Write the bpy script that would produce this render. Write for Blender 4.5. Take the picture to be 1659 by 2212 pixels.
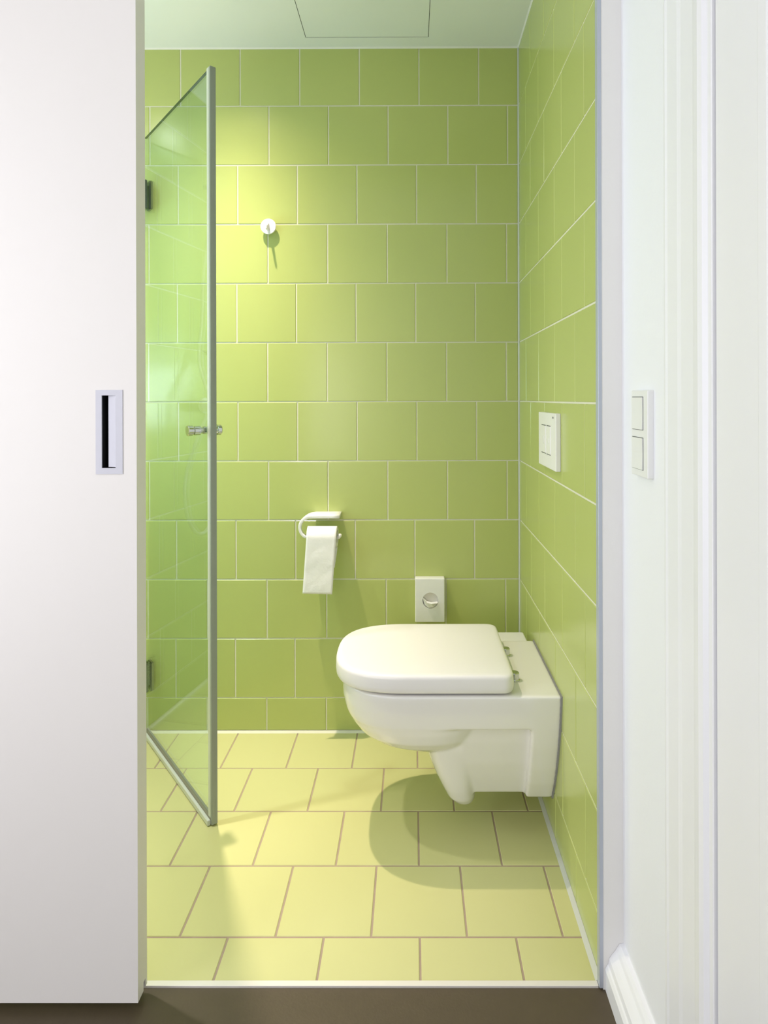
import bpy, bmesh, math, random
from mathutils import Vector, Matrix

random.seed(4)
scene = bpy.context.scene
for o in list(bpy.data.objects):
    bpy.data.objects.remove(o, do_unlink=True)

# ------------------------------------------------------------------ camera
CAM_H = 1.12686
F_PX, CX, CY, W_PX, H_PX = 1356.27, 887.36, 860.22, 1659.0, 2212.0
YAW, ROLL = -0.00286, -0.0025
cam_data = bpy.data.cameras.new('camera')
cam_data.sensor_fit = 'VERTICAL'
cam_data.sensor_height = 36.0
cam_data.sensor_width = 36.0
cam_data.lens = F_PX / H_PX * 36.0
cam_data.shift_x = (W_PX / 2 - CX) / H_PX
cam_data.shift_y = (CY - H_PX / 2) / H_PX
cam_data.clip_start = 0.02
cam = bpy.data.objects.new('camera', cam_data)
scene.collection.objects.link(cam)
fwd = Vector((math.sin(YAW), math.cos(YAW), 0))
rgt = Vector((math.cos(YAW), -math.sin(YAW), 0))
upv = Vector((0, 0, 1))
c_, s_ = math.cos(ROLL), math.sin(ROLL)
R_ = rgt * c_ + upv * s_
U_ = upv * c_ - rgt * s_
cam.matrix_world = Matrix((
    (R_.x, U_.x, -fwd.x, 0.0),
    (R_.y, U_.y, -fwd.y, 0.0),
    (R_.z, U_.z, -fwd.z, CAM_H),
    (0, 0, 0, 1)))
scene.camera = cam

# ------------------------------------------------------------------ world, exposure
world = bpy.data.worlds.new('world')
scene.world = world
world.use_nodes = True
world.node_tree.nodes['Background'].inputs[0].default_value = (0.80, 0.88, 1.0, 1)
world.node_tree.nodes['Background'].inputs[1].default_value = 0.6
vs = scene.view_settings
vs.view_transform = 'Standard'
vs.look = 'None'
vs.exposure = 0.0
vs.gamma = 1.0
vs.use_curve_mapping = False

# ------------------------------------------------------------------ lights
def light(name, kind, loc, energy, color, **kw):
    d = bpy.data.lights.new(name, kind)
    d.energy = energy
    d.color = color
    aim = kw.pop('aim', None)
    for k, v in kw.items():
        setattr(d, k, v)
    o = bpy.data.objects.new(name, d)
    scene.collection.objects.link(o)
    o.location = loc
    if aim:
        o.rotation_euler = (Vector(aim) - Vector(loc)).to_track_quat('-Z', 'Y').to_euler()
    return o

SPOT = (-0.595, 1.828, 2.292)
WARM = (1.0, 0.825, 0.68)
def shape_beam(o, width_deg, tail):
    """luminous intensity of a reflector lamp that points straight down: a narrow core and a weak tail"""
    d = o.data
    d.use_nodes = True
    nt = d.node_tree
    em = nt.nodes['Emission']
    def mth(op, a, b=None):
        n = nt.nodes.new('ShaderNodeMath')
        n.operation = op
        for i, v in enumerate((a, b)):
            if v is None: continue
            if isinstance(v, (int, float)): n.inputs[i].default_value = v
            else: nt.links.new(v, n.inputs[i])
        return n.outputs[0]
    g = nt.nodes.new('ShaderNodeNewGeometry')
    sp = nt.nodes.new('ShaderNodeSeparateXYZ')
    nt.links.new(g.outputs['Incoming'], sp.inputs[0])
    th = mth('ARCCOSINE', mth('MINIMUM', mth('ABSOLUTE', sp.outputs['Z']), 1.0))
    q = mth('DIVIDE', th, math.radians(width_deg))
    core = mth('EXPONENT', mth('MULTIPLY', mth('MULTIPLY', q, q), -1.0))
    nt.links.new(mth('ADD', core, tail), em.inputs['Strength'])

beam = light('downlight_beam', 'SPOT', SPOT, 176, WARM, spot_size=math.radians(124), spot_blend=0.35,
             shadow_soft_size=0.014, aim=(SPOT[0], SPOT[1], 0))
shape_beam(beam, 23.0, 0.008)
beam2 = light('shower_downlight_beam', 'SPOT', (-1.08, 1.46, 2.292), 140, (1.0, 0.95, 0.90), spot_size=math.radians(168),
              spot_blend=0.5, shadow_soft_size=0.03, aim=(-1.08, 1.46, 0))
shape_beam(beam2, 24.0, 0.03)
# daylight through the frosted shower window
light('shower_window_daylight', 'AREA', (-1.775, 1.55, 1.22), 11.5, (0.72, 0.88, 1.0), shape='RECTANGLE',
      size=0.42, size_y=0.56, aim=(-0.7, 1.55, 2.1))
# hallway: added area lights, unseen, behind the camera and to its left
light('hall_rear_fill', 'AREA', (-1.15, -1.93, 1.05), 12.0, (1.0, 0.965, 0.925), shape='RECTANGLE',
      size=1.0, size_y=1.1, aim=(-0.75, 1.2, 1.00))
light('hall_side_fill', 'AREA', (-1.57, 0.20, 1.20), 20, (0.95, 0.945, 1.0), shape='RECTANGLE',
      size=0.9, size_y=1.6, aim=(0.4, 0.35, 1.20))  # added fill for the right hall wall; the left wall has no window

# ------------------------------------------------------------------ materials
def material(name, color, rough=0.5, metal=0.0, noise=0.0, nscale=6.0, bump=0.0, bscale=60.0, spec=0.5,
             coat=0.0, vary=0.0, coat_rough=0.05):
    m = bpy.data.materials.new(name)
    m.use_nodes = True
    nt = m.node_tree
    b = nt.nodes['Principled BSDF']
    b.inputs['Base Color'].default_value = (*color, 1)
    b.inputs['Roughness'].default_value = rough
    b.inputs['Metallic'].default_value = metal
    b.inputs['Specular IOR Level'].default_value = spec
    b.inputs['Coat Weight'].default_value = coat
    b.inputs['Coat Roughness'].default_value = coat_rough
    tc = nt.nodes.new('ShaderNodeTexCoord')
    last = None
    if noise > 0:
        n = nt.nodes.new('ShaderNodeTexNoise')
        n.inputs['Scale'].default_value = nscale
        n.inputs['Detail'].default_value = 4
        nt.links.new(tc.outputs['Object'], n.inputs['Vector'])
        mr = nt.nodes.new('ShaderNodeMapRange')
        mr.inputs['To Min'].default_value = 1 - noise
        mr.inputs['To Max'].default_value = 1 + noise
        nt.links.new(n.outputs['Fac'], mr.inputs['Value'])
        last = mr.outputs['Result']
    if vary > 0:
        oi = nt.nodes.new('ShaderNodeObjectInfo')
        mr2 = nt.nodes.new('ShaderNodeMapRange')
        mr2.inputs['To Min'].default_value = 1 - vary
        mr2.inputs['To Max'].default_value = 1 + vary
        nt.links.new(oi.outputs['Random'], mr2.inputs['Value'])
        if last is None:
            last = mr2.outputs['Result']
        else:
            mm = nt.nodes.new('ShaderNodeMath')
            mm.operation = 'MULTIPLY'
            nt.links.new(last, mm.inputs[0])
            nt.links.new(mr2.outputs['Result'], mm.inputs[1])
            last = mm.outputs[0]
    if last is not None:
        vm = nt.nodes.new('ShaderNodeVectorMath')
        vm.operation = 'SCALE'
        vm.inputs[0].default_value = color
        nt.links.new(last, vm.inputs['Scale'])
        nt.links.new(vm.outputs[0], b.inputs['Base Color'])
    if bump > 0:
        n2 = nt.nodes.new('ShaderNodeTexNoise')
        n2.inputs['Scale'].default_value = bscale
        n2.inputs['Detail'].default_value = 3
        nt.links.new(tc.outputs['Object'], n2.inputs['Vector'])
        bp = nt.nodes.new('ShaderNodeBump')
        bp.inputs['Strength'].default_value = bump
        bp.inputs['Distance'].default_value = 0.002
        nt.links.new(n2.outputs['Fac'], bp.inputs['Height'])
        nt.links.new(bp.outputs['Normal'], b.inputs['Normal'])
    return m

def glass_material(name, tint, refl_rough=0.0):
    m = bpy.data.materials.new(name)
    m.use_nodes = True
    nt = m.node_tree
    nt.nodes.clear()
    out = nt.nodes.new('ShaderNodeOutputMaterial')
    mix = nt.nodes.new('ShaderNodeMixShader')
    tr = nt.nodes.new('ShaderNodeBsdfTransparent')
    tr.inputs[0].default_value = (*tint, 1)
    gl = nt.nodes.new('ShaderNodeBsdfGlossy')
    gl.inputs['Roughness'].default_value = refl_rough
    lw = nt.nodes.new('ShaderNodeLayerWeight')
    lw.inputs['Blend'].default_value = 0.5
    p = nt.nodes.new('ShaderNodeMath'); p.operation = 'POWER'; p.inputs[1].default_value = 5
    mu = nt.nodes.new('ShaderNodeMath'); mu.operation = 'MULTIPLY_ADD'
    mu.inputs[1].default_value = 0.96; mu.inputs[2].default_value = 0.04
    nt.links.new(lw.outputs['Facing'], p.inputs[0])
    nt.links.new(p.outputs[0], mu.inputs[0])
    nt.links.new(mu.outputs[0], mix.inputs[0])
    nt.links.new(tr.outputs[0], mix.inputs[1])
    nt.links.new(gl.outputs[0], mix.inputs[2])
    nt.links.new(mix.outputs[0], out.inputs[0])
    return m

def emitter(name, color, strength):
    m = bpy.data.materials.new(name)
    m.use_nodes = True
    b = m.node_tree.nodes['Principled BSDF']
    b.inputs['Base Color'].default_value = (*color, 1)
    b.inputs['Emission Color'].default_value = (*color, 1)
    b.inputs['Emission Strength'].default_value = strength
    return m

WALL_GREEN = (0.495, 0.558, 0.190)
FLOOR_GREEN = (0.600, 0.598, 0.285)
M = {
    'wall_tile': material('green_wall_tile_glaze', WALL_GREEN, 0.22, noise=0.02, nscale=3, bump=0.05, bscale=9, vary=0.012),
    'floor_tile': material('green_floor_tile_glaze', FLOOR_GREEN, 0.30, noise=0.02, nscale=4, bump=0.05, bscale=12, vary=0.012),
    'wall_grout': material('pale_wall_grout', (0.74, 0.73, 0.60), 0.9, noise=0.04, nscale=30),
    'floor_grout': material('beige_floor_grout', (0.40, 0.31, 0.24), 0.95, noise=0.15, nscale=20),
    'silicone': material('pale_silicone', (0.58, 0.60, 0.54), 0.5),
    'plaster': material('white_plaster', (0.86, 0.85, 0.83), 0.85, noise=0.01, bump=0.1, bscale=120),
    'ceiling': material('white_ceiling_paint', (0.88, 0.90, 0.91), 0.9, noise=0.01),
    'hall_wall': material('white_hall_paint', (0.875, 0.885, 0.92), 0.75, noise=0.012, nscale=2.5, bump=0.15, bscale=90),
    'woodwork': material('white_gloss_woodwork', (0.88, 0.885, 0.92), 0.4, noise=0.01, nscale=5, bump=0.12, bscale=30),
    'door_white': material('warm_white_door_lacquer', (0.84, 0.812, 0.782), 0.5, noise=0.008, nscale=2),
    'dark_floor': material('dark_brown_linoleum', (0.078, 0.058, 0.033), 0.55, noise=0.10, nscale=40, bump=0.1, bscale=200),
    'ceramic': material('white_ceramic', (0.88, 0.865, 0.865), 0.12, coat=0.4),
    'seat_plastic': material('white_seat_plastic', (0.86, 0.84, 0.85), 0.3),
    'seat_shade': material('painted_seat_shade', (0.03, 0.03, 0.03), 0.6),  # near-black colour stands in for the shade under the lid
    'chrome': material('chrome', (0.60, 0.62, 0.60), 0.08, metal=1.0),
    'dark_chrome': material('dark_chrome', (0.22, 0.25, 0.23), 0.15, metal=1.0),
    'brushed': material('brushed_steel', (0.60, 0.60, 0.66), 0.55, metal=0.15, noise=0.03, nscale=80),
    'alu': material('grey_aluminium_edge', (0.50, 0.54, 0.62), 0.4, metal=0.3),
    'threshold': material('pale_threshold_metal', (0.80, 0.77, 0.72), 0.45, metal=0.2),
    'black': material('painted_recess_shade', (0.006, 0.006, 0.006), 0.8),  # shade of the finger recess and ceiling panel joint, put into the colour
    'plastic': material('white_plastic', (0.88, 0.87, 0.87), 0.35),
    'switch': material('white_switch_plastic', (0.86, 0.86, 0.86), 0.35),
    'gap_shade_grey': material('painted_gap_grey', (0.07, 0.075, 0.07), 0.8),  # shade of the gaps round rockers and buttons, as colour
    'logo': material('grey_print', (0.30, 0.30, 0.31), 0.6),
    'paper': material('toilet_paper', (0.90, 0.88, 0.89), 0.95, noise=0.02, nscale=40, bump=0.5, bscale=70),
    'card': material('paper_bag', (0.82, 0.79, 0.72), 0.8),
    'hose': material('silver_white_hose', (0.72, 0.73, 0.72), 0.35, metal=0.3),
    'seal': material('grey_door_seal', (0.33, 0.37, 0.33), 0.45),
    'seal_brown': material('grey_brown_seal', (0.26, 0.25, 0.19), 0.4),
    'seal_light': material('translucent_white_seal', (0.62, 0.66, 0.60), 0.35),
    'glass': glass_material('clear_green_glass', (0.880, 0.962, 0.965)),
    'glass_edge': material('dark_green_glass_edge', (0.03, 0.09, 0.05), 0.15),
    'frosted': emitter('frosted_window_glass', (0.74, 0.90, 1.0), 1.6),
    'lamp_lens': emitter('lamp_lens', (1.0, 0.90, 0.74), 1.5),
    'hall_panel_glow': emitter('added_panel_diffuser', (1.0, 0.97, 0.93), 0.12),  # faint glow of the added hall ceiling panel
    'hall_glow': emitter('added_hall_glow_pane', (0.9, 0.95, 1.0), 0.35),  # glow of the added pane behind the camera
}

# ------------------------------------------------------------------ helpers
def mesh_obj(name, bm, mat, parent=None, smooth=False, recalc=True):
    if recalc:
        bmesh.ops.recalc_face_normals(bm, faces=bm.faces[:])
    me = bpy.data.meshes.new(name)
    bm.to_mesh(me)
    bm.free()
    if smooth:
        for p in me.polygons:
            p.use_smooth = True
    me.materials.append(M[mat] if isinstance(mat, str) else mat)
    o = bpy.data.objects.new(name, me)
    scene.collection.objects.link(o)
    if parent is not None:
        o.parent = parent
        if parent.type == 'EMPTY' or tuple(parent.location) != (0, 0, 0):
            o.matrix_parent_inverse = Matrix.Translation(parent.location).inverted()
    return o

def empty(name, loc):
    o = bpy.data.objects.new(name, None)
    scene.collection.objects.link(o)
    o.location = loc
    o.empty_display_size = 0.05
    return o

def tag(o, label=None, cat=None, kind=None, group=None):
    if label: o['label'] = label
    if cat: o['category'] = cat
    if kind: o['kind'] = kind
    if group: o['group'] = group
    return o

def add_box(bm, lo, hi, bevel=0.0, seg=1):
    lo, hi = Vector(lo), Vector(hi)
    r = bmesh.ops.create_cube(bm, size=1.0)
    vs_ = r['verts']
    c = (lo + hi) / 2
    d = hi - lo
    for v in vs_:
        v.co = Vector((v.co.x * d.x, v.co.y * d.y, v.co.z * d.z)) + c
    if bevel > 0:
        es = set()
        for v in vs_:
            es.update(v.link_edges)
        bmesh.ops.bevel(bm, geom=list(es), offset=bevel, segments=seg, affect='EDGES', profile=0.5)

def box(name, lo, hi, mat, parent=None, bevel=0.0, seg=2, smooth=False):
    bm = bmesh.new()
    add_box(bm, lo, hi, bevel, seg)
    return mesh_obj(name, bm, mat, parent, smooth)

def add_cyl(bm, p0, p1, r0, r1=None, n=32, caps=True):
    r1 = r0 if r1 is None else r1
    p0, p1 = Vector(p0), Vector(p1)
    d = p1 - p0
    q = d.to_track_quat('Z', 'Y').to_matrix().to_4x4()
    mtx = Matrix.Translation((p0 + p1) / 2) @ q
    bmesh.ops.create_cone(bm, cap_ends=caps, segments=n, radius1=r0, radius2=r1, depth=d.length, matrix=mtx)

def add_lathe(bm, p0, axis, prof, n=40):
    """prof: list of (distance along axis, radius)"""
    p0, axis = Vector(p0), Vector(axis).normalized()
    a = axis.orthogonal().normalized()
    b = axis.cross(a)
    rings = []
    for t, r in prof:
        rings.append([bm.verts.new(p0 + axis * t + (a * math.cos(2 * math.pi * i / n) + b * math.sin(2 * math.pi * i / n)) * max(r, 1e-5)) for i in range(n)])
    for r0, r1 in zip(rings, rings[1:]):
        for i in range(n):
            bm.faces.new((r0[i], r0[(i + 1) % n], r1[(i + 1) % n], r1[i]))
    bm.faces.new(rings[0])
    bm.faces.new(rings[-1])

def add_loft(bm, rings):
    vr = [[bm.verts.new(p) for p in r] for r in rings]
    n = len(vr[0])
    for r0, r1 in zip(vr, vr[1:]):
        for i in range(n):
            bm.faces.new((r0[i], r0[(i + 1) % n], r1[(i + 1) % n], r1[i]))
    bm.faces.new(vr[0])
    bm.faces.new(vr[-1])

def add_tube(bm, pts, r, n=10, radii=None):
    pts = [Vector(p) for p in pts]
    rings = []
    prev = None
    for i, p in enumerate(pts):
        t = (pts[min(i + 1, len(pts) - 1)] - pts[max(i - 1, 0)]).normalized()
        if prev is None:
            a = t.orthogonal().normalized()
        else:
            a = (prev - t * prev.dot(t)).normalized()
        prev = a
        b = t.cross(a)
        rr = radii[i] if radii else r
        rings.append([p + (a * math.cos(2 * math.pi * k / n) + b * math.sin(2 * math.pi * k / n)) * rr for k in range(n)])
    add_loft(bm, rings)

def add_prism(bm, poly, axis, a, b):
    """extrude a 2-D polygon along axis ('x': poly=(y,z); 'y': poly=(x,z); 'z': poly=(x,y))"""
    def P(u, v, w):
        return {'x': (w, u, v), 'y': (u, w, v), 'z': (u, v, w)}[axis]
    r0 = [bm.verts.new(P(u, v, a)) for u, v in poly]
    r1 = [bm.verts.new(P(u, v, b)) for u, v in poly]
    n = len(poly)
    for i in range(n):
        bm.faces.new((r0[i], r0[(i + 1) % n], r1[(i + 1) % n], r1[i]))
    bm.faces.new(r0)
    bm.faces.new(r1)

def cut(obj, cutter):
    """boolean difference, baked, cutter removed"""
    m = obj.modifiers.new('cut', 'BOOLEAN')
    m.operation = 'DIFFERENCE'
    m.solver = 'EXACT'
    m.object = cutter
    bpy.context.view_layer.update()
    dg = bpy.context.evaluated_depsgraph_get()
    me = bpy.data.meshes.new_from_object(obj.evaluated_get(dg))
    obj.modifiers.clear()
    obj.data = me
    bpy.data.objects.remove(cutter, do_unlink=True)

def catmull(pts, k=8):
    pts = [Vector(p) for p in pts]
    out = []
    for i in range(len(pts) - 1):
        p0, p1, p2, p3 = pts[max(i - 1, 0)], pts[i], pts[i + 1], pts[min(i + 2, len(pts) - 1)]
        for j in range(k):
            t = j / k
            out.append(0.5 * ((2 * p1) + (p2 - p0) * t + (2 * p0 - 5 * p1 + 4 * p2 - p3) * t * t + (3 * p1 - p0 - 3 * p2 + p3) * t ** 3))
    out.append(pts[-1])
    return out

# ------------------------------------------------------------------ room dimensions
XL, XR = -1.80, 0.3604        # shower side wall, toilet side wall
YN, YB = 1.30, 2.1212         # bathroom side of the partition, back wall
YF = 1.2142                   # front edge of the tiled floor
ZC = 2.3118                   # ceiling
J = 0.0042                    # joint width
PROUD = 0.0016
T = 0.2
L11 = 0.1158                  # height of the lowest full joint line

def structure(name, bm, mat, label, parent=None):
    return tag(mesh_obj(name, bm, mat, parent), label, kind='structure')

# back wall, right wall: grout bed behind separate tiles
bm = bmesh.new(); add_box(bm, (XL - .12, YB + PROUD, -.05), (XR + .12, YB + .12, ZC + .03))
wall_back = structure('wall_back', bm, 'wall_grout', 'green tiled back wall behind the paper holder, in half bond with pale joints')
bm = bmesh.new(); add_box(bm, (XR + PROUD, 1.2062, -.05), (XR + .04, YB + .12, ZC + .03))
wall_right = structure('wall_right', bm, 'wall_grout', 'green tiled side wall that carries the toilet and the flush plate')
bm = bmesh.new(); add_box(bm, (XL - .12, YF - .0075, -.10), (XR + PROUD, YB + PROUD, -PROUD))
floor = structure('floor', bm, 'floor_grout', 'pale green tiled bathroom floor with beige joints')

tile_cache = {}
def tile_mesh(w, h, mat):
    key = (round(w, 4), round(h, 4), mat)
    if key in tile_cache:
        return tile_cache[key]
    b = 0.0012
    t = 0.007
    me = bpy.data.meshes.new('tile')
    x, y = w / 2, h / 2
    v = [(-x, -y, -t), (x, -y, -t), (x, y, -t), (-x, y, -t),
         (-x, -y, -b), (x, -y, -b), (x, y, -b), (-x, y, -b),
         (-x + b, -y + b, 0), (x - b, -y + b, 0), (x - b, y - b, 0), (-x + b, y - b, 0)]
    f = [(0, 3, 2, 1), (8, 9, 10, 11)]
    for i in range(4):
        j = (i + 1) % 4
        f.append((i, j, 4 + j, 4 + i))
        f.append((4 + i, 4 + j, 8 + j, 8 + i))
    me.from_pydata(v, [], f)
    me.materials.append(M[mat])
    tile_cache[key] = me
    return me

def place_tile(parent, c, rot, w, h, mat):
    o = bpy.data.objects.new('tile', tile_mesh(w, h, mat))
    scene.collection.objects.link(o)
    jit = Matrix.Rotation(random.uniform(-.0012, .0012), 4, 'X') @ Matrix.Rotation(random.uniform(-.0012, .0012), 4, 'Y')
    o.matrix_world = Matrix.Translation(c) @ rot @ jit
    o.parent = parent
    return o

def spans(lo, hi, anchor, pitch):
    """tile intervals of a course clipped to lo..hi, one joint lying at anchor"""
    k = math.floor((lo - anchor) / pitch)
    out = []
    while anchor + k * pitch < hi:
        a, b = anchor + k * pitch, anchor + (k + 1) * pitch
        a2, b2 = max(a, lo), min(b, hi)
        if b2 - a2 > .012:
            out.append((a2 + (J / 2 if a2 == a else 0), b2 - (J / 2 if b2 == b else 0)))
        k += 1
    return out

rows = []                                     # (z0, z1) of courses 1..12 from the ceiling down
z_hi = ZC
for k in range(1, 12):
    z_line = L11 + (11 - k) * T
    rows.append((z_line, z_hi))
    z_hi = z_line
rows.append((0.0, z_hi))
ROT_BACK = Matrix(((1, 0, 0, 0), (0, 0, -1, 0), (0, 1, 0, 0), (0, 0, 0, 1)))       # faces -Y
ROT_RIGHT = Matrix(((0, 0, -1, 0), (-1, 0, 0, 0), (0, 1, 0, 0), (0, 0, 0, 1)))     # faces -X
ROT_LEFT = Matrix(((0, 0, 1, 0), (1, 0, 0, 0), (0, 1, 0, 0), (0, 0, 0, 1)))
ANCH = {1: .0240, 2: .1210, 3: .0150, 4: .1170, 5: .0110, 6: .1150, 7: .0140, 8: .1170, 9: .0065, 10: .1110, 11: .0035, 12: .1090}
for k, (z0, z1) in enumerate(rows, 1):
    za = z0 + (J / 2 if k < 12 else .006)
    zb = z1 - (J / 2 if k > 1 else .002)
    for a, b in spans(XL, XR - .004, ANCH[k], .2016):
        place_tile(wall_back, ((a + b) / 2, YB, (za + zb) / 2), ROT_BACK, b - a, zb - za, 'wall_tile')
    for a, b in spans(YF + .001, YB - .004, 1.9946 if k % 2 == 0 else 1.9166, T):
        place_tile(wall_right, (XR, (a + b) / 2, (za + zb) / 2), ROT_RIGHT, b - a, zb - za, 'wall_tile')
fl = [(1.9136, YB - .006), (1.7136, 1.9136), (1.5136, 1.7136), (1.3136, 1.5136), (YF, 1.3136)]
for k, (y0, y1) in enumerate(fl):
    ya = y0 + (J / 2 if k < 4 else .0)
    yb = y1 - (J / 2 if k > 0 else 0)
    for a, b in spans(XL, XR - .008, .0127 if k % 2 == 0 else .1115, .2008):
        place_tile(floor, ((a + b) / 2, (ya + yb) / 2, 0), Matrix.Identity(4), b - a, yb - ya, 'floor_tile')

# unseen sides of the bathroom
bm = bmesh.new(); add_box(bm, (XL - .12, YN - .1, -.05), (XL - PROUD, YB + .12, ZC + .03))
wall_left = structure('wall_left', bm, 'wall_grout', 'tiled shower side wall with a small frosted window')
cut_bm = bmesh.new(); add_box(cut_bm, (XL - .2, 1.34, .96), (XL + .1, 1.78, 1.48))
cut(wall_left, mesh_obj('cutter', cut_bm, 'plaster'))
bm = bmesh.new()
for k, (z0, z1) in enumerate(rows, 1):
    for a, b in spans(YN, YB - .004, 1.30 + .1 * (k % 2), T):
        parts = [(z0 + J / 2, z1 - J / 2)]
        if b > 1.34 and a < 1.78 and z1 > .96 and z0 < 1.48:
            parts = [(z0 + J / 2, min(z1, .96))] if z0 < .96 else ([(max(z0, 1.48), z1 - J / 2)] if z1 > 1.48 else [])
        for p, q in parts:
            if q - p > .01:
                add_box(bm, (XL - .006, a, p), (XL, b, q))
tag(mesh_obj('wall_tiles', bm, 'wall_tile', wall_left), kind='stuff')
win = empty('window_1', (XL - .05, 1.56, 1.22))
tag(win, 'small frosted shower window in the left tiled wall', kind='structure')
bm = bmesh.new()
for lo, hi in [((1.34, .96), (1.78, .99)), ((1.34, 1.45), (1.78, 1.48)), ((1.34, .99), (1.37, 1.45)), ((1.75, .99), (1.78, 1.45))]:
    add_box(bm, (XL - .05, lo[0], lo[1]), (XL - .005, hi[0], hi[1]), .002)
mesh_obj('window_frame', bm, 'woodwork', win)
box('window_pane', (XL - .034, 1.37, .99), (XL - .028, 1.75, 1.45), 'frosted', win)

bm = bmesh.new(); add_box(bm, (XL - .12, YN - .1, -.05), (-.92, YN, ZC + .03))
add_box(bm, (-.92, YN - .1, 2.13), (XR + .12, YN, ZC + .03))
structure('wall_front', bm, 'plaster', 'white partition beside and above the doorway')
# ceiling with the access panel opening
HX0, HX1, HY0, HY1 = -.3470, .0540, 1.655, 2.0600
G = .0018
bm = bmesh.new()
add_box(bm, (XL - .12, YN - .1, ZC), (HX0 - G, YB + .12, ZC + .05))
add_box(bm, (HX1 + G, YN - .1, ZC), (XR + .12, YB + .12, ZC + .05))
add_box(bm, (HX0 - G, YN - .1, ZC), (HX1 + G, HY0 - G, ZC + .05))
add_box(bm, (HX0 - G, HY1 + G, ZC), (HX1 + G, YB + .12, ZC + .05))
ceiling = structure('ceiling', bm, 'ceiling', 'smooth white bathroom ceiling with a square access panel')
tag(box('access_panel', (HX0, HY0, ZC + .0006), (HX1, HY1, ZC + .02), 'ceiling', None),
    'square white access panel with thin dark joints flush in the ceiling', 'access panel')
bm = bmesh.new()
for lo, hi in (((HX0 - G, HY0 - G), (HX0, HY1 + G)), ((HX1, HY0 - G), (HX1 + G, HY1 + G)), ((HX0, HY0 - G), (HX1, HY0)), ((HX0, HY1), (HX1, HY1 + G))):
    add_box(bm, (lo[0], lo[1], ZC + .0010), (hi[0], hi[1], ZC + .045))
mesh_obj('painted_gap_shade', bm, 'black', ceiling)  # black strips fill the panel joint to paint its shade

# silicone and edge trims
bm = bmesh.new(); add_prism(bm, [(XR - .0042, YB), (XR, YB), (XR, YB - .0042)], 'z', 0, ZC)
structure('trim_1', bm, 'silicone', 'pale silicone bead in the back right corner')
bm = bmesh.new(); add_prism(bm, [(YB - .010, 0), (YB, 0), (YB, .005)], 'x', XL, XR)
structure('trim_2', bm, 'wall_grout', 'cream joint where the back wall meets the floor')
bm = bmesh.new(); add_prism(bm, [(XR - .010, 0), (XR, 0), (XR, .006)], 'y', YF, YB)
structure('trim_3', bm, 'silicone', 'pale joint where the toilet wall meets the floor')
bm = bmesh.new(); add_prism(bm, [(YB - .005, ZC), (YB, ZC), (YB, ZC - .004)], 'x', XL, XR)
add_prism(bm, [(XR - .004, ZC), (XR, ZC), (XR, ZC - .004)], 'y', YF, YB)
structure('trim_4', bm, 'plaster', 'white bead where the tiles meet the ceiling')
bm = bmesh.new(); add_box(bm, (XR - .0065, 1.1985, 0), (XR + .0010, 1.2145, 2.13), .0006, 1)
structure('trim_5', bm, 'alu', 'blue grey metal edge strip ending the right tiled wall')
bm = bmesh.new()
add_box(bm, (-.92, 1.2027, -.008), (XR - .007, YF, .0012), .0005, 1)
structure('trim_6', bm, 'threshold', 'pale metal threshold strip between tiles and dark floor')

# ------------------------------------------------------------------ hallway shell
XH = .400                       # hall face of the right wall
bm = bmesh.new(); add_box(bm, (-1.72, -2.1, -.10), (XH + .04, 1.2027, -.003))
structure('floor_hall', bm, 'dark_floor', 'dark brown hallway floor in front of the bathroom')
bm = bmesh.new(); add_box(bm, (XR + .001, 1.1995, -.05), (XR + .20, 1.2062, 2.75))
add_box(bm, (XR + .04, 1.2062, -.05), (XR + .2, 1.30, 2.75))
structure('wall_corner', bm, 'plaster', 'narrow white wall face between metal edge and light switch wall')
bm = bmesh.new(); add_box(bm, (XH, -2.1, -.05), (XR + .20, 1.1995, 2.75))
wall_hall = structure('wall_hall_right', bm, 'hall_wall', 'white hallway wall with the light switch')
cb = bmesh.new(); add_box(cb, (XH - .05, .010, -.2), (XH + .05, .8079, 2.05))
cut(wall_hall, mesh_obj('cutter', cb, 'hall_wall'))
bm = bmesh.new(); add_box(bm, (-1.72, -2.1, -.05), (-1.60, 1.2, 2.75))
structure('wall_hall_left', bm, 'hall_wall', 'white hallway wall behind and left of the camera')
bm = bmesh.new(); add_box(bm, (-1.72, -2.1, -.05), (-1.35, -2.0, 2.75)); add_box(bm, (.25, -2.1, -.05), (.6, -2.0, 2.75))
add_box(bm, (-1.35, -2.1, -.05), (.25, -2.0, .6)); add_box(bm, (-1.35, -2.1, 2.4), (.25, -2.0, 2.75))
structure('wall_hall_rear', bm, 'hall_wall', 'white hallway wall around the added window behind the camera')
bm = bmesh.new(); add_box(bm, (-1.35, -2.07, .6), (.25, -2.05, 2.4))  # added glowing pane, out of view
structure('added_window', bm, 'hall_glow', 'added glowing hallway window, unseen behind the camera')
bm = bmesh.new(); add_box(bm, (-1.72, -2.1, 2.70), (.6, 1.3, 2.78))
structure('ceiling_hall', bm, 'ceiling', 'white hallway ceiling')
bm = bmesh.new(); add_box(bm, (-1.72, 1.2, -.05), (-.60, 1.3 - .1001, 2.75)) if False else add_box(bm, (-1.72, 1.1999, 2.36), (.36, 1.21, 2.75))
structure('wall_hall_front', bm, 'hall_wall', 'white hallway wall above the bathroom doorway')

# baseboard on the hall wall: profiled, with an open end at the corner
prof = [(XH, 0), (.3650, 0), (.3646, .040), (.3680, .047), (.3705, .050), (.3725, .060), (.3790, .069), (.3850, .076),
        (.3880, .082), (.3930, .0885), (XH, .0895)]
bm = bmesh.new(); add_prism(bm, [(x, z - .003) for x, z in prof], 'y', .985, 1.1990)
structure('baseboard_right', bm, 'woodwork', 'white moulded baseboard under the light switch wall')
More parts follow.
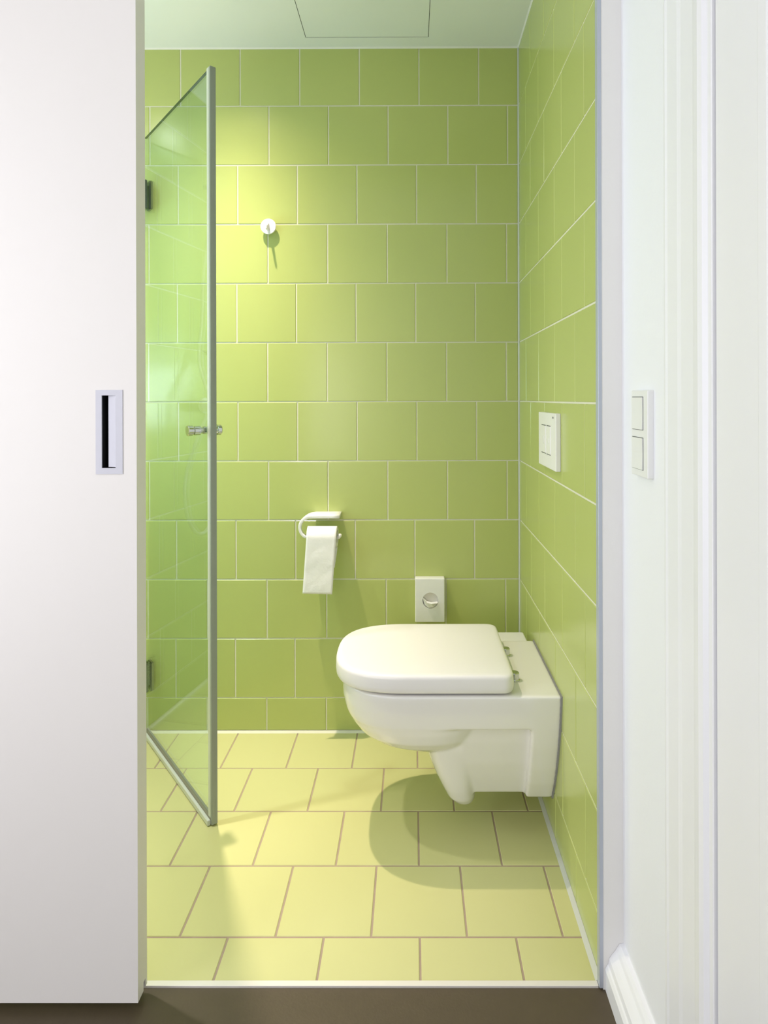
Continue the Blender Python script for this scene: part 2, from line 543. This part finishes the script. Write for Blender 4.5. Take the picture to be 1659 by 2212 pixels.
# door casing and old panelled door in the hallway wall
bm = bmesh.new()
def casing_poly(y0, sgn):
    pr = [(0, 0), (0, .012), (.006, .016), (.012, .0165), (.018, .0150), (.052, .0150), (.062, .0135), (.100, .0135),
          (.110, .0155), (.120, .0205), (.132, .0220), (.141, .0200), (.147, .0150), (.156, .0150), (.158, .0140), (.158, 0)]
    return [(XH - d, y0 + sgn * t) for t, d in pr]
add_prism(bm, casing_poly(.966, -1), 'z', -.003, 2.10)
add_prism(bm, casing_poly(-.150, 1), 'z', -.003, 2.10)
structure('trim_7', bm, 'woodwork', 'white moulded door casing right of the light switch')
door2 = empty('door_2', (XH, .4, 0))
tag(door2, 'white panelled hallway door at the right edge', kind='structure')
box('door_leaf', (XH - .0115, .016, .004), (XH + .034, .8055, 2.045), 'woodwork', door2, .002)
bm = bmesh.new()
for z0, z1 in ((.16, 1.94),):
    for a, b in (((.12, z0), (.70, z0 + .022)), ((.12, z1 - .022), (.70, z1)), ((.12, z0 + .022), (.142, z1 - .022)), ((.678, z0 + .022), (.70, z1 - .022))):
        add_box(bm, (XH - .0165, a[0], a[1]), (XH - .009, b[0], b[1]), .003, 2)
mesh_obj('panel_moulding', bm, 'woodwork', door2)

# ------------------------------------------------------------------ sliding door
DX = -.5085
door1 = empty('door_1', (DX - .45, 1.175, 0))
tag(door1, 'large warm white sliding door half open at the left', kind='structure')
bm = bmesh.new()
add_prism(bm, [(1.155, .014), (1.155, 2.20), (1.1945, 2.20), (1.1945, .014), (1.1880, .014), (1.1880, .030), (1.1790, .030), (1.1790, .014)],
          'x', -1.45, DX)
panel = mesh_obj('door_panel', bm, 'door_white', door1)
HX_A, HX_B, HZ_A, HZ_B = -.5833, -.5338, .9885, 1.1435
cb = bmesh.new(); add_box(cb, (HX_A + .0035, 1.10, HZ_A + .0035), (HX_B - .0035, 1.185, HZ_B - .0035))
cut(panel, mesh_obj('cutter', cb, 'door_white'))
# recessed pull
ix0, ix1, iz0, iz1 = HX_A + .0110, HX_B - .0128, HZ_A + .0112, HZ_B - .0100
bm = bmesh.new()
yf = 1.1535
for lo, hi in [((HX_A, HZ_A), (HX_B, iz0)), ((HX_A, iz1), (HX_B, HZ_B)), ((HX_A, iz0), (ix0, iz1)), ((ix1, iz0), (HX_B, iz1))]:
    add_box(bm, (lo[0], yf, lo[1]), (hi[0], 1.1560, hi[1]))
handle = mesh_obj('recessed_handle', bm, 'brushed', door1)
tag(handle, 'brushed steel recessed pull with a dark finger slot')
bm = bmesh.new()
add_box(bm, (ix0, 1.182, iz0), (ix1, 1.1845, iz1))
add_box(bm, (ix0 - .002, 1.156, iz0), (ix0, 1.1845, iz1)); add_box(bm, (ix1, 1.156, iz0), (ix1 + .002, 1.1845, iz1))
add_box(bm, (ix0, 1.156, iz0 - .002), (ix1, 1.1845, iz0)); add_box(bm, (ix0, 1.156, iz1), (ix1, 1.1845, iz1 + .002))
mesh_obj('finger_recess', bm, 'black', handle)  # recess lined in black to paint its deep shade
bm = bmesh.new()
add_prism(bm, [(ix0 + .0095, 1.1600), (ix1, 1.1552), (ix1, 1.1580), (ix0 + .0095, 1.1640)], 'z', iz0 + .0016, iz1)
mesh_obj('pull_plate', bm, 'brushed', handle)

# ------------------------------------------------------------------ light switch
sw = tag(empty('light_switch', (XH, 1.081, 1.065)), 'white double rocker light switch on the hallway wall', 'light switch')
sy0, sy1, sz0, sz1 = 1.0425, 1.1190, .9915, 1.1395
bm = bmesh.new(); add_box(bm, (XH - .0105, sy0, sz0), (XH + .001, sy1, sz1), .0018, 2)
mesh_obj('switch_frame', bm, 'switch', sw)
for z0, z1 in ((1.0035, 1.0590), (1.0715, 1.1285)):
    box('rocker_gap_shade', (XH - .0110, 1.0615, z0), (XH - .0100, 1.1135, z1), 'gap_shade_grey', sw)  # dark plate paints the shaded gap around the rocker
    bm = bmesh.new()
    add_prism(bm, [(XH - .0100, z0 + .0010), (XH - .0128, z0 + .0010), (XH - .0116, (z0 + z1) / 2), (XH - .0128, z1 - .0010), (XH - .0100, z1 - .0010)],
              'y', 1.0622, 1.1128)
    mesh_obj('rocker', bm, 'switch', sw)

# ------------------------------------------------------------------ toilet
TX, TY = XR, 1.6955
toilet = tag(empty('toilet', (TX, TY, .25)), 'white wall hung toilet with closed rounded lid on the right tiled wall', 'toilet')
def d_ring(z, xf, hw, n=2.8, x0=.02, xr=None, rr=.004, k=22):
    """D outline: superelliptic front to the left, straight sides, rear at xr with corner radius rr"""
    xr = TX - .002 if xr is None else xr
    pts = []
    a = x0 - xf
    for i in range(k * 2 + 1):
        th = math.pi / 2 + math.pi * i / (k * 2)
        c, s = math.cos(th), math.sin(th)
        pts.append((x0 - a * abs(c) ** (2 / n), TY + hw * math.copysign(abs(s) ** (2 / n), s), z))
    for cx_, cy_, t0 in ((xr - rr, -hw + rr, -math.pi / 2), (xr - rr, hw - rr, 0)):
        for i in range(7):
            th = t0 + math.pi / 2 * i / 6
            pts.append((cx_ + rr * math.cos(th), TY + cy_ + rr * math.sin(th), z))
    return pts
def slab_ring(z, x0, x1, hw):
    return [(x0, TY - hw, z), (x1, TY - hw, z), (x1, TY + hw, z), (x0, TY + hw, z)]
def ell_ring(z, xc, a, hw, n=2.0, k=48):
    out = []
    for i in range(k):
        th = 2 * math.pi * i / k
        c, s = math.cos(th), math.sin(th)
        out.append((xc + a * math.copysign(abs(c) ** (2 / n), c), TY + hw * math.copysign(abs(s) ** (2 / n), s), z))
    return out
bm = bmesh.new()
# rim band
add_loft(bm, [d_ring(.4050, -.180, .1765), d_ring(.4020, -.184, .1782), d_ring(.385, -.187, .1765), d_ring(.360, -.186, .1725),
              d_ring(.330, -.1795, .1665), d_ring(.3155, -.1735, .1634)])
# belly
add_loft(bm, [ell_ring(.36, .02, .203, .168, 2.8), ell_ring(.330, .02, .1993, .1660, 2.8), ell_ring(.3155, .02, .1935, .1628, 2.75),
              ell_ring(.295, .022, .186, .156, 2.6), ell_ring(.268, .026, .172, .144, 2.45), ell_ring(.245, .033, .150, .124, 2.3),
              ell_ring(.225, .042, .118, .095, 2.1), ell_ring(.211, .049, .078, .060), ell_ring(.205, .052, .035, .028)])
# rear flange against the wall
fx = .2885
HW = [(.402, .1782), (.385, .1765), (.360, .1725), (.330, .1665), (.3155, .1634), (.266, .1500), (.200, .1270), (.150, .1050), (.105, .0800), (.0955, .0745)]
add_loft(bm, [slab_ring(z, fx, TX - .002, hw) for z, hw in HW])
# recessed flank between flange and trap
add_loft(bm, [slab_ring(z, .12, .32, hw - .023) for z, hw in [(.390, .178), (.33, .166), (.266, .150), (.200, .127), (.150, .105), (.0975, .080)]])
# trap column
add_loft(bm, [ell_ring(.300, .100, .088, .128, 3.2), ell_ring(.235, .100, .073, .116, 3.2), ell_ring(.190, .103, .064, .103, 3.0),
              ell_ring(.150, .109, .055, .092, 2.8), ell_ring(.110, .118, .046, .080, 2.6), ell_ring(.080, .126, .040, .068, 2.4),
              ell_ring(.062, .133, .032, .052, 2.2), ell_ring(.054, .137, .018, .030)])
bowl = mesh_obj('bowl', bm, 'ceramic', toilet)
bm_mod = bowl.modifiers.new('remesh', 'REMESH')
bm_mod.mode = 'VOXEL'; bm_mod.voxel_size = .0028; bm_mod.use_smooth_shade = True
sm = bowl.modifiers.new('smooth', 'SMOOTH'); sm.factor = .5; sm.iterations = 24
bpy.context.view_layer.update()
dg = bpy.context.evaluated_depsgraph_get()
me = bpy.data.meshes.new_from_object(bowl.evaluated_get(dg))
bowl.modifiers.clear(); bowl.data = me
for p in me.polygons: p.use_smooth = True

def lid_ring(z, inset, x0=.0):
    return d_ring(z, -.2045 + inset, .1800 - inset, 2.75, x0, .2465 - inset, .026, 30)
bm = bmesh.new(); add_loft(bm, [lid_ring(.4030, .024), lid_ring(.4130, .024)])
mesh_obj('seat_gap_slab', bm, 'seat_shade', toilet)  # inset dark slab paints the shaded gap between lid and bowl
bm = bmesh.new()
add_loft(bm, [lid_ring(.4105, .0060), lid_ring(.4120, .0030), lid_ring(.4155, .0010), lid_ring(.4250, .0), lid_ring(.4450, .0005), lid_ring(.4500, .0014),
              lid_ring(.4535, .0038), lid_ring(.4554, .0080), lid_ring(.4562, .016), lid_ring(.4568, .07), lid_ring(.4572, .14)])
lid = mesh_obj('lid', bm, 'seat_plastic', toilet, smooth=True)
for y in (1.6075, 1.7625):
    bm = bmesh.new()
    add_lathe(bm, (.2590, y, .4040), (0, 0, 1), [(0, .0135), (.004, .0135), (.006, .0120), (.020, .0120), (.0215, .0105)], 32)
    tag(mesh_obj('hinge', bm, 'chrome', toilet, smooth=False), 'round chrome hinge post')
bm = bmesh.new(); add_loft(bm, [slab_ring(z, TX - .0035, TX, hw + .0022) for z, hw in [(.4055, .1775)] + HW[1:] + [(.0925, .072)]])
mesh_obj('wall_gasket', bm, 'logo', toilet)

# ------------------------------------------------------------------ small bin behind the toilet
bin_ = tag(empty('waste_bin', (.292, 1.935, 0)), 'small white bin with flat top squeezed behind the toilet', 'bin')
bm = bmesh.new(); add_box(bm, (.2365, 1.896, .001), (.3440, 1.972, .378), .008, 3)
mesh_obj('bin_body', bm, 'plastic', bin_)
bm = bmesh.new(); add_box(bm, (.2340, 1.893, .378), (.3462, 1.975, .3915), .005, 3)
mesh_obj('bin_lid', bm, 'plastic', bin_)

# ------------------------------------------------------------------ hygiene bag dispenser
dx0, dx1, dz0, dz1, dy = .0068, .1056, .3800, .5262, 2.0915
disp = tag(empty('bag_dispenser', ((dx0 + dx1) / 2, YB, (dz0 + dz1) / 2)), 'white wall box with round hole and folded bag, above the toilet', 'dispenser')
bm = bmesh.new(); add_box(bm, (dx0, dy, dz0), (dx1, YB, dz1), .003, 2)
case = mesh_obj('dispenser_case', bm, 'plastic', disp)
hc = Vector(((dx0 + dx1) / 2 + .0015, dy, .4530))
cb = bmesh.new(); add_cyl(cb, hc + Vector((0, -.02, 0)), hc + Vector((0, .018, 0)), .0262, n=48)
cut(case, mesh_obj('cutter', cb, 'plastic'))
bm = bmesh.new()
add_cyl(bm, hc + Vector((0, .0100, 0)), hc + Vector((0, .0160, 0)), .0260, n=40)
mesh_obj('bag_stack', bm, 'card', disp)
# the pulled flap: a small folded tongue that leans out of the hole
bm = bmesh.new()
pts = [(-.0255, .000, .008), (-.012, -.009, -.005), (.002, -.014, -.007), (.0240, -.010, -.006), (.0235, .004, -.012), (.010, -.004, -.022), (-.006, -.002, -.024), (-.019, .002, -.016)]
vv = [bm.verts.new(hc + Vector(p)) for p in pts]
vb = [bm.verts.new(hc + Vector((p[0], p[1] + .0100, p[2] + .003))) for p in pts]
bm.faces.new((vv[0], vv[1], vv[6], vv[7])); bm.faces.new((vv[1], vv[2], vv[5], vv[6])); bm.faces.new((vv[2], vv[3], vv[4], vv[5]))
bm.faces.new((vb[0], vb[1], vb[6], vb[7])); bm.faces.new((vb[1], vb[2], vb[5], vb[6])); bm.faces.new((vb[2], vb[3], vb[4], vb[5]))
for i in range(8):
    j = (i + 1) % 8
    bm.faces.new((vv[i], vv[j], vb[j], vb[i]))
mesh_obj('bag_flap', bm, 'plastic', disp)

# ------------------------------------------------------------------ robe hook
hk = tag(empty('robe_hook', (-.4825, YB, 1.704)), 'small round white wall hook on the green back wall', 'hook')
bm = bmesh.new()
add_lathe(bm, (-.4825, YB, 1.704), (0, -1, 0), [(0, .010), (.012, .010), (.012, .0235), (.0135, .0258), (.0175, .0262), (.0190, .0250), (.0196, .0)], 48)
mesh_obj('hook_disc', bm, 'plastic', hk)
bm = bmesh.new()
add_loft(bm, [[(-.4825 + sx * w, YB - d, z) for sx, z in ((-1, zt), (1, zt), (1, zb), (-1, zb))]
              for d, w, zt, zb in ((.018, .0028, 1.717, 1.690), (.034, .0024, 1.706, 1.688), (.046, .0022, 1.700, 1.688), (.050, .0020, 1.706, 1.690))])
mesh_obj('hook_peg', bm, 'plastic', hk)

# ------------------------------------------------------------------ paper holder and roll
hold = tag(empty('toilet_paper_holder', (-.30, YB, .74)), 'white curved toilet paper holder on the back wall', 'paper holder')
def sweep_band(path, widths, th, y_front, name):
    """flat band following path in XZ; it runs from y_front back by the given widths"""
    bm_ = bmesh.new()
    rings = []
    for i, (x, z) in enumerate(path):
        a = Vector(path[max(i - 1, 0)]); b = Vector(path[min(i + 1, len(path) - 1)])
        t = (b - a).normalized(); nrm = Vector((-t.y, t.x)) * th[i] / 2
        y0, y1 = y_front[i], y_front[i] + widths[i]
        r = min(th[i], widths[i]) * .28
        ring = []
        for sy, sn in ((0, -1), (1, -1), (1, 1), (0, 1)):
            ym, nm = (y0, y1)[sy], sn
            cyy = ym + (r if sy == 0 else -r); cn = nm * (1 - 2 * r / th[i])
            for q in range(4):
                base = {(0, -1): math.pi, (1, -1): -math.pi / 2, (1, 1): 0, (0, 1): math.pi / 2}[(sy, sn)]
                an = base + q / 3 * math.pi / 2
                yy = cyy + r * math.cos(an); off = nrm * cn + nrm.normalized() * r * math.sin(an)
                ring.append((x + off.x, yy, z + off.y))
        rings.append(ring)
    add_loft(bm_, rings)
    return mesh_obj(name, bm_, 'plastic', hold, smooth=True)
path = [(-.2410, .7395), (-.262, .7395), (-.285, .7395), (-.310, .7395), (-.325, .7395)]
cxa, cza, ra = -.3350, .7045, .0350
for i in range(0, 15):
    th = math.pi / 2 + math.radians(10) + i * math.radians(10)
    path.append((cxa + ra * 1.0 * math.cos(th), cza + ra * math.sin(th)))
path += [(-.352, .6745), (-.340, .6725)]
n_ = len(path)
ths, wid, yfr = [], [], []
for i in range(n_):
    u = i / (n_ - 1)
    ths.append(.0120 - .0035 * u)
    if i < 5:
        wid.append(YB - 2.052); yfr.append(2.052)
    else:
        f_ = min(1, (i - 4) / 5)
        w_ = (YB - 2.052) * (1 - f_) + .016 * f_
        wid.append(w_); yfr.append(2.052 - .004 * f_)
sweep_band(path, wid, ths, yfr, 'holder_arm')
bm = bmesh.new()
add_tube(bm, [(-.345, 2.056, .6725), (-.25, 2.056, .6725), (-.2485, 2.056, .6725), (-.243, 2.056, .6740), (-.238, 2.056, .6800), (-.2365, 2.056, .6830)], .0055, 14,
         [.0055, .0055, .007, .0075, .006, .003])
mesh_obj('holder_pin', bm, 'plastic', hold, smooth=True)

roll = tag(empty('toilet_paper_roll', (-.296, 2.056, .672)), 'white toilet paper roll with a long hanging sheet', 'toilet paper')
RC = Vector((0, 2.058, .6740)); RR = .0335
rx0, rx1 = -.3440, -.2480
def ring_tube(x0, x1, r_out, r_in, n=48):
    bm_ = bmesh.new()
    rr = []
    for x, r in ((x0, r_out), (x1, r_out), (x1, r_in), (x0, r_in)):
        rr.append([bm_.verts.new((x, RC.y + r * math.cos(2 * math.pi * i / n), RC.z + r * math.sin(2 * math.pi * i / n))) for i in range(n)])
    for a, b in ((0, 1), (1, 2), (2, 3), (3, 0)):
        for i in range(n):
            bm_.faces.new((rr[a][i], rr[a][(i + 1) % n], rr[b][(i + 1) % n], rr[b][i]))
    return bm_
mesh_obj('roll_core', ring_tube(rx0 + .001, rx1 - .001, .0215, .0200), 'card', roll, smooth=False)
mesh_obj('paper_winding', ring_tube(rx0, rx1, RR, .0216), 'paper', roll, smooth=False)
# hanging sheet, slightly wavy, drapes over the front of the roll
bm = bmesh.new()
nu, nv = 14, 44
grid = []
for j in range(nv + 1):
    row = []
    s = j / nv
    arc = math.pi / 2 * .98
    L_arc = (RR + .001) * arc
    L_hang = .176
    d = s * (L_arc + L_hang)
    for i in range(nu + 1):
        u = i / nu
        if d < L_arc:
            an = math.pi / 2 + d / (RR + .001)
            y = RC.y + (RR + .0012) * math.cos(an); z = RC.z + (RR + .0012) * math.sin(an); h_ = 0
        else:
            h_ = d - L_arc
            y = RC.y - (RR + .0012) + .0004 * math.sin(h_ * 70 + u * .5) * min(1, h_ / .05) + .0002 * math.sin(u * 9 + h_ * 120) * min(1, h_ / .06)
            z = RC.z - h_
        x = rx0 + (rx1 - rx0) * u - .0125 * (h_ / .176) - (.002 if u < .5 else -.0) * 0
        row.append(bm.verts.new((x, y, z - (.003 * u if j == nv else 0))))
    grid.append(row)
for j in range(nv):
    for i in range(nu):
        bm.faces.new((grid[j][i], grid[j][i + 1], grid[j + 1][i + 1], grid[j + 1][i]))
sheet = mesh_obj('hanging_sheet', bm, 'paper', roll, smooth=True)
so = sheet.modifiers.new('solid', 'SOLIDIFY'); so.thickness = .0007; so.offset = 0
# the loose rear layer
bm = bmesh.new()
g2 = []
for j in range(13):
    h_ = j / 12
    g2.append([bm.verts.new((rx0 + (rx1 - rx0 + .001) * u - .006 * h_, RC.y + .010 - .030 * h_ ** 1.4 - .012, RC.z - .0335 - .060 * h_)) for u in (0, .5, 1)])
for j in range(12):
    for i in range(2):
        bm.faces.new((g2[j][i], g2[j][i + 1], g2[j + 1][i + 1], g2[j + 1][i]))
rear = mesh_obj('loose_layer', bm, 'paper', roll, smooth=True)
so = rear.modifiers.new('solid', 'SOLIDIFY'); so.thickness = .0006; so.offset = 0

# ------------------------------------------------------------------ flush plate
px = .3475
fp = tag(empty('flush_plate', (XR, 1.63, 1.017)), 'white two button flush plate on the right tiled wall', 'flush plate')
bm = bmesh.new(); add_box(bm, (px, 1.5270, .9465), (XR, 1.7330, 1.0885), .0018, 2)
mesh_obj('plate', bm, 'plastic', fp)
for y0, y1 in ((1.583, 1.629), (1.639, 1.692)):
    box('button_gap_shade', (px - .0006, y0 + .001, .9812), (px + .001, y1 - .001, 1.0562), 'gap_shade_grey', fp)  # dark plate paints the shaded slots above and below the button
    bm = bmesh.new(); add_box(bm, (px - .0016, y0, .9832), (px + .001, y1, 1.0543), .0006, 1)
    bt = mesh_obj('button', bm, 'plastic', fp)
    bm = bmesh.new()
    ym = (y0 + y1) / 2
    rr_ = .006 if y0 < 1.6 else .011
    add_lathe(bm, (px - .0015, ym, 1.017), (-1, 0, 0), [(0, rr_), (.0009, rr_), (.0012, rr_ * .8)], 24)
    mesh_obj('button_mark', bm, 'switch', bt)
bm = bmesh.new()
for k in range(4):
    add_box(bm, (px - .0003, 1.5490 + k * .0042, 1.0755), (px + .0005, 1.5490 + k * .0042 + .0030, 1.0800))
mesh_obj('printed_mark', bm, 'logo', fp)

# ------------------------------------------------------------------ glass shower door
GH = Vector((-.8967, 2.1085, 0)); GE = Vector((-.5318, 1.6587, 0))
gt = (GE - GH).normalized(); gn = Vector((-gt.y, gt.x, 0))        # gn points away from the camera
glen = (GE - GH).length
gdoor = tag(empty('glass_shower_door', GH), 'clear glass shower door standing open beside the sliding door', 'shower door')
def gp(s, d, z):
    p = GH + gt * s + gn * d
    return (p.x, p.y, z)
def gbox(bm_, s0, s1, d0, d1, z0, z1, bevel=0):
    r = bmesh.ops.create_cube(bm_, size=1.0)['verts']
    for v in r:
        v.co = Vector(gp(s0 + (v.co.x + .5) * (s1 - s0), d0 + (v.co.y + .5) * (d1 - d0), z0 + (v.co.z + .5) * (z1 - z0)))
    if bevel:
        es = set()
        for v in r: es.update(v.link_edges)
        bmesh.ops.bevel(bm_, geom=list(es), offset=bevel, segments=2, affect='EDGES')
bm = bmesh.new(); gbox(bm, .004, glen - .006, -.003, .003, .016, 2.0)
mesh_obj('glass_panel', bm, 'glass', gdoor)
bm = bmesh.new(); gbox(bm, .004, glen - .006, -.0032, .0032, 2.0, 2.0016)
mesh_obj('top_edge', bm, 'glass_edge', gdoor)
bm = bmesh.new()
gbox(bm, glen - .008, glen + .001, -.0055, .0045, .004, 2.004, .001)
gbox(bm, glen - .014, glen - .004, -.0058, -.0032, .004, 2.003)
mesh_obj('edge_seal', bm, 'seal_light', gdoor)
bm = bmesh.new()
gbox(bm, glen - .001, glen + .0075, -.0050, .0050, .004, 2.004, .001)
gbox(bm, glen - .010, glen + .0065, .0035, .0115, .003, 2.004, .001)
mesh_obj('magnet_strip', bm, 'seal', gdoor)
bm = bmesh.new()
gbox(bm, .004, glen + .001, -.0060, .0050, .010, .022, .001)
mesh_obj('bottom_seal', bm, 'seal_brown', gdoor)
bm = bmesh.new()
gbox(bm, .004, glen + .001, -.0140, -.0055, .002, .016, .001)
mesh_obj('drip_lip', bm, 'seal_light', gdoor)
# knob through the glass
bm = bmesh.new()
kc = Vector(gp(glen - .0365, 0, 1.0425))
add_lathe(bm, kc, -gn, [(.003, .0105), (.010, .0105), (.0105, .0085), (.017, .0085), (.018, .0125), (.034, .0125), (.035, .0100), (.038, .0100), (.039, .0142), (.050, .0146), (.052, .0130)], 40)
add_lathe(bm, kc, gn, [(.003, .0105), (.010, .0105), (.0105, .0085), (.017, .0085), (.018, .0125), (.028, .0125), (.029, .0142), (.038, .0146), (.040, .0130)], 40)
mesh_obj('knob', bm, 'chrome', gdoor)
for zc in (1.806, .2015):
    bm = bmesh.new()
    gbox(bm, .001, .034, -.0140, -.0034, zc - .048, zc + .048, .002)
    gbox(bm, .001, .034, .0034, .0140, zc - .048, zc + .048, .002)
    hg = mesh_obj('hinge_clamp', bm, 'dark_chrome', gdoor)
    bm = bmesh.new()
    add_box(bm, (-.9400, YB - .012, zc - .042), (-.8890, YB - .0005, zc + .042), .002, 2)
    mesh_obj('wall_plate', bm, 'chrome', hg)

# ------------------------------------------------------------------ shower fittings (seen reflected in the glass)
sh = tag(empty('shower_set', (-1.30, YB, 1.10)), 'white shower mixer with hanging hose, reflected in the glass door', 'shower')
bm = bmesh.new()
add_cyl(bm, (-1.235, 2.070, 1.100), (-1.475, 2.070, 1.100), .021, n=32)
for x in (-1.29, -1.42):
    add_cyl(bm, (x, YB, 1.10), (x, 2.075, 1.10), .017, n=24); add_cyl(bm, (x, YB, 1.10), (x, YB - .010, 1.10), .032, n=32)
mesh_obj('mixer_body', bm, 'plastic', sh, smooth=False)
for x0, x1 in ((-1.232, -1.205), (-1.478, -1.505)):
    bm = bmesh.new(); add_cyl(bm, (x0, 2.070, 1.10), (x1, 2.070, 1.10), .023, .021, n=24)
    mesh_obj('mixer_handle', bm, 'plastic', sh)
bm = bmesh.new()
add_tube(bm, catmull([(-1.275, 2.055, 1.900), (-1.262, 2.078, 1.80), (-1.255, 2.085, 1.70), (-1.236, 2.088, 1.60), (-1.226, 2.089, 1.43), (-1.207, 2.089, 1.27), (-1.184, 2.035, 1.11), (-1.147, 2.06, .984),
                      (-1.124, 2.088, .868), (-1.106, 2.089, .775), (-1.130, 2.088, .675), (-1.195, 2.086, .612), (-1.262, 2.084, .622),
                      (-1.320, 2.078, .70), (-1.352, 2.070, .85), (-1.355, 2.070, 1.082)], 10), .0062, 10)
mesh_obj('hose', bm, 'hose', sh, smooth=True)
bm = bmesh.new()
add_cyl(bm, (-1.300, 2.080, 1.30), (-1.300, 2.080, 1.98), .009, n=20)
for z in (1.31, 1.97):
    add_cyl(bm, (-1.300, YB, z), (-1.300, 2.075, z), .010, n=16)
mesh_obj('slide_rail', bm, 'chrome', sh, smooth=False)
bm = bmesh.new()
add_tube(bm, [(-1.275, 2.055, 1.885), (-1.285, 2.030, 1.94), (-1.29, 1.99, 1.985)], .012, 14)
add_lathe(bm, (-1.292, 1.985, 1.995), Vector((0, -.5, -1)), [(-.012, .02), (0, .045), (.016, .048), (.018, .046)], 32)
mesh_obj('hand_shower', bm, 'plastic', sh)

# ------------------------------------------------------------------ lamps
def downlight(x, y, label):
    e = tag(empty('ceiling_downlight', (x, y, ZC)), label, 'ceiling light')
    bm_ = bmesh.new()
    n = 40
    rings = []
    for r, z in ((.030, ZC - .0005), (.029, ZC - .003), (.021, ZC - .003), (.020, ZC - .0005)):
        rings.append([bm_.verts.new((x + r * math.cos(2 * math.pi * i / n), y + r * math.sin(2 * math.pi * i / n), z)) for i in range(n)])
    for a, b in zip(rings, rings[1:] + rings[:1]):
        for i in range(n):
            bm_.faces.new((a[i], a[(i + 1) % n], b[(i + 1) % n], b[i]))
    mesh_obj('trim_ring', bm_, 'plastic', e)
    bm_ = bmesh.new(); add_cyl(bm_, (x, y, ZC - .0025), (x, y, ZC - .0005), .020, n=32)
    mesh_obj('lens', bm_, 'lamp_lens', e)
downlight(SPOT[0], SPOT[1], 'round white downlight in the ceiling above the glass door')
downlight(-1.08, 1.46, 'round white downlight in the ceiling over the shower')
hl = tag(empty('added_panel_light', (-.6, -.1, 2.70)), 'added flat square ceiling light, unseen in the hallway', 'ceiling light')  # added lamp, out of view, glows only faintly
box('panel_body', (-1.25, -.85, 2.655), (.05, .65, 2.70), 'plastic', hl, .004)
box('diffuser', (-1.22, -.82, 2.650), (.02, .62, 2.6552), 'hall_panel_glow', hl)
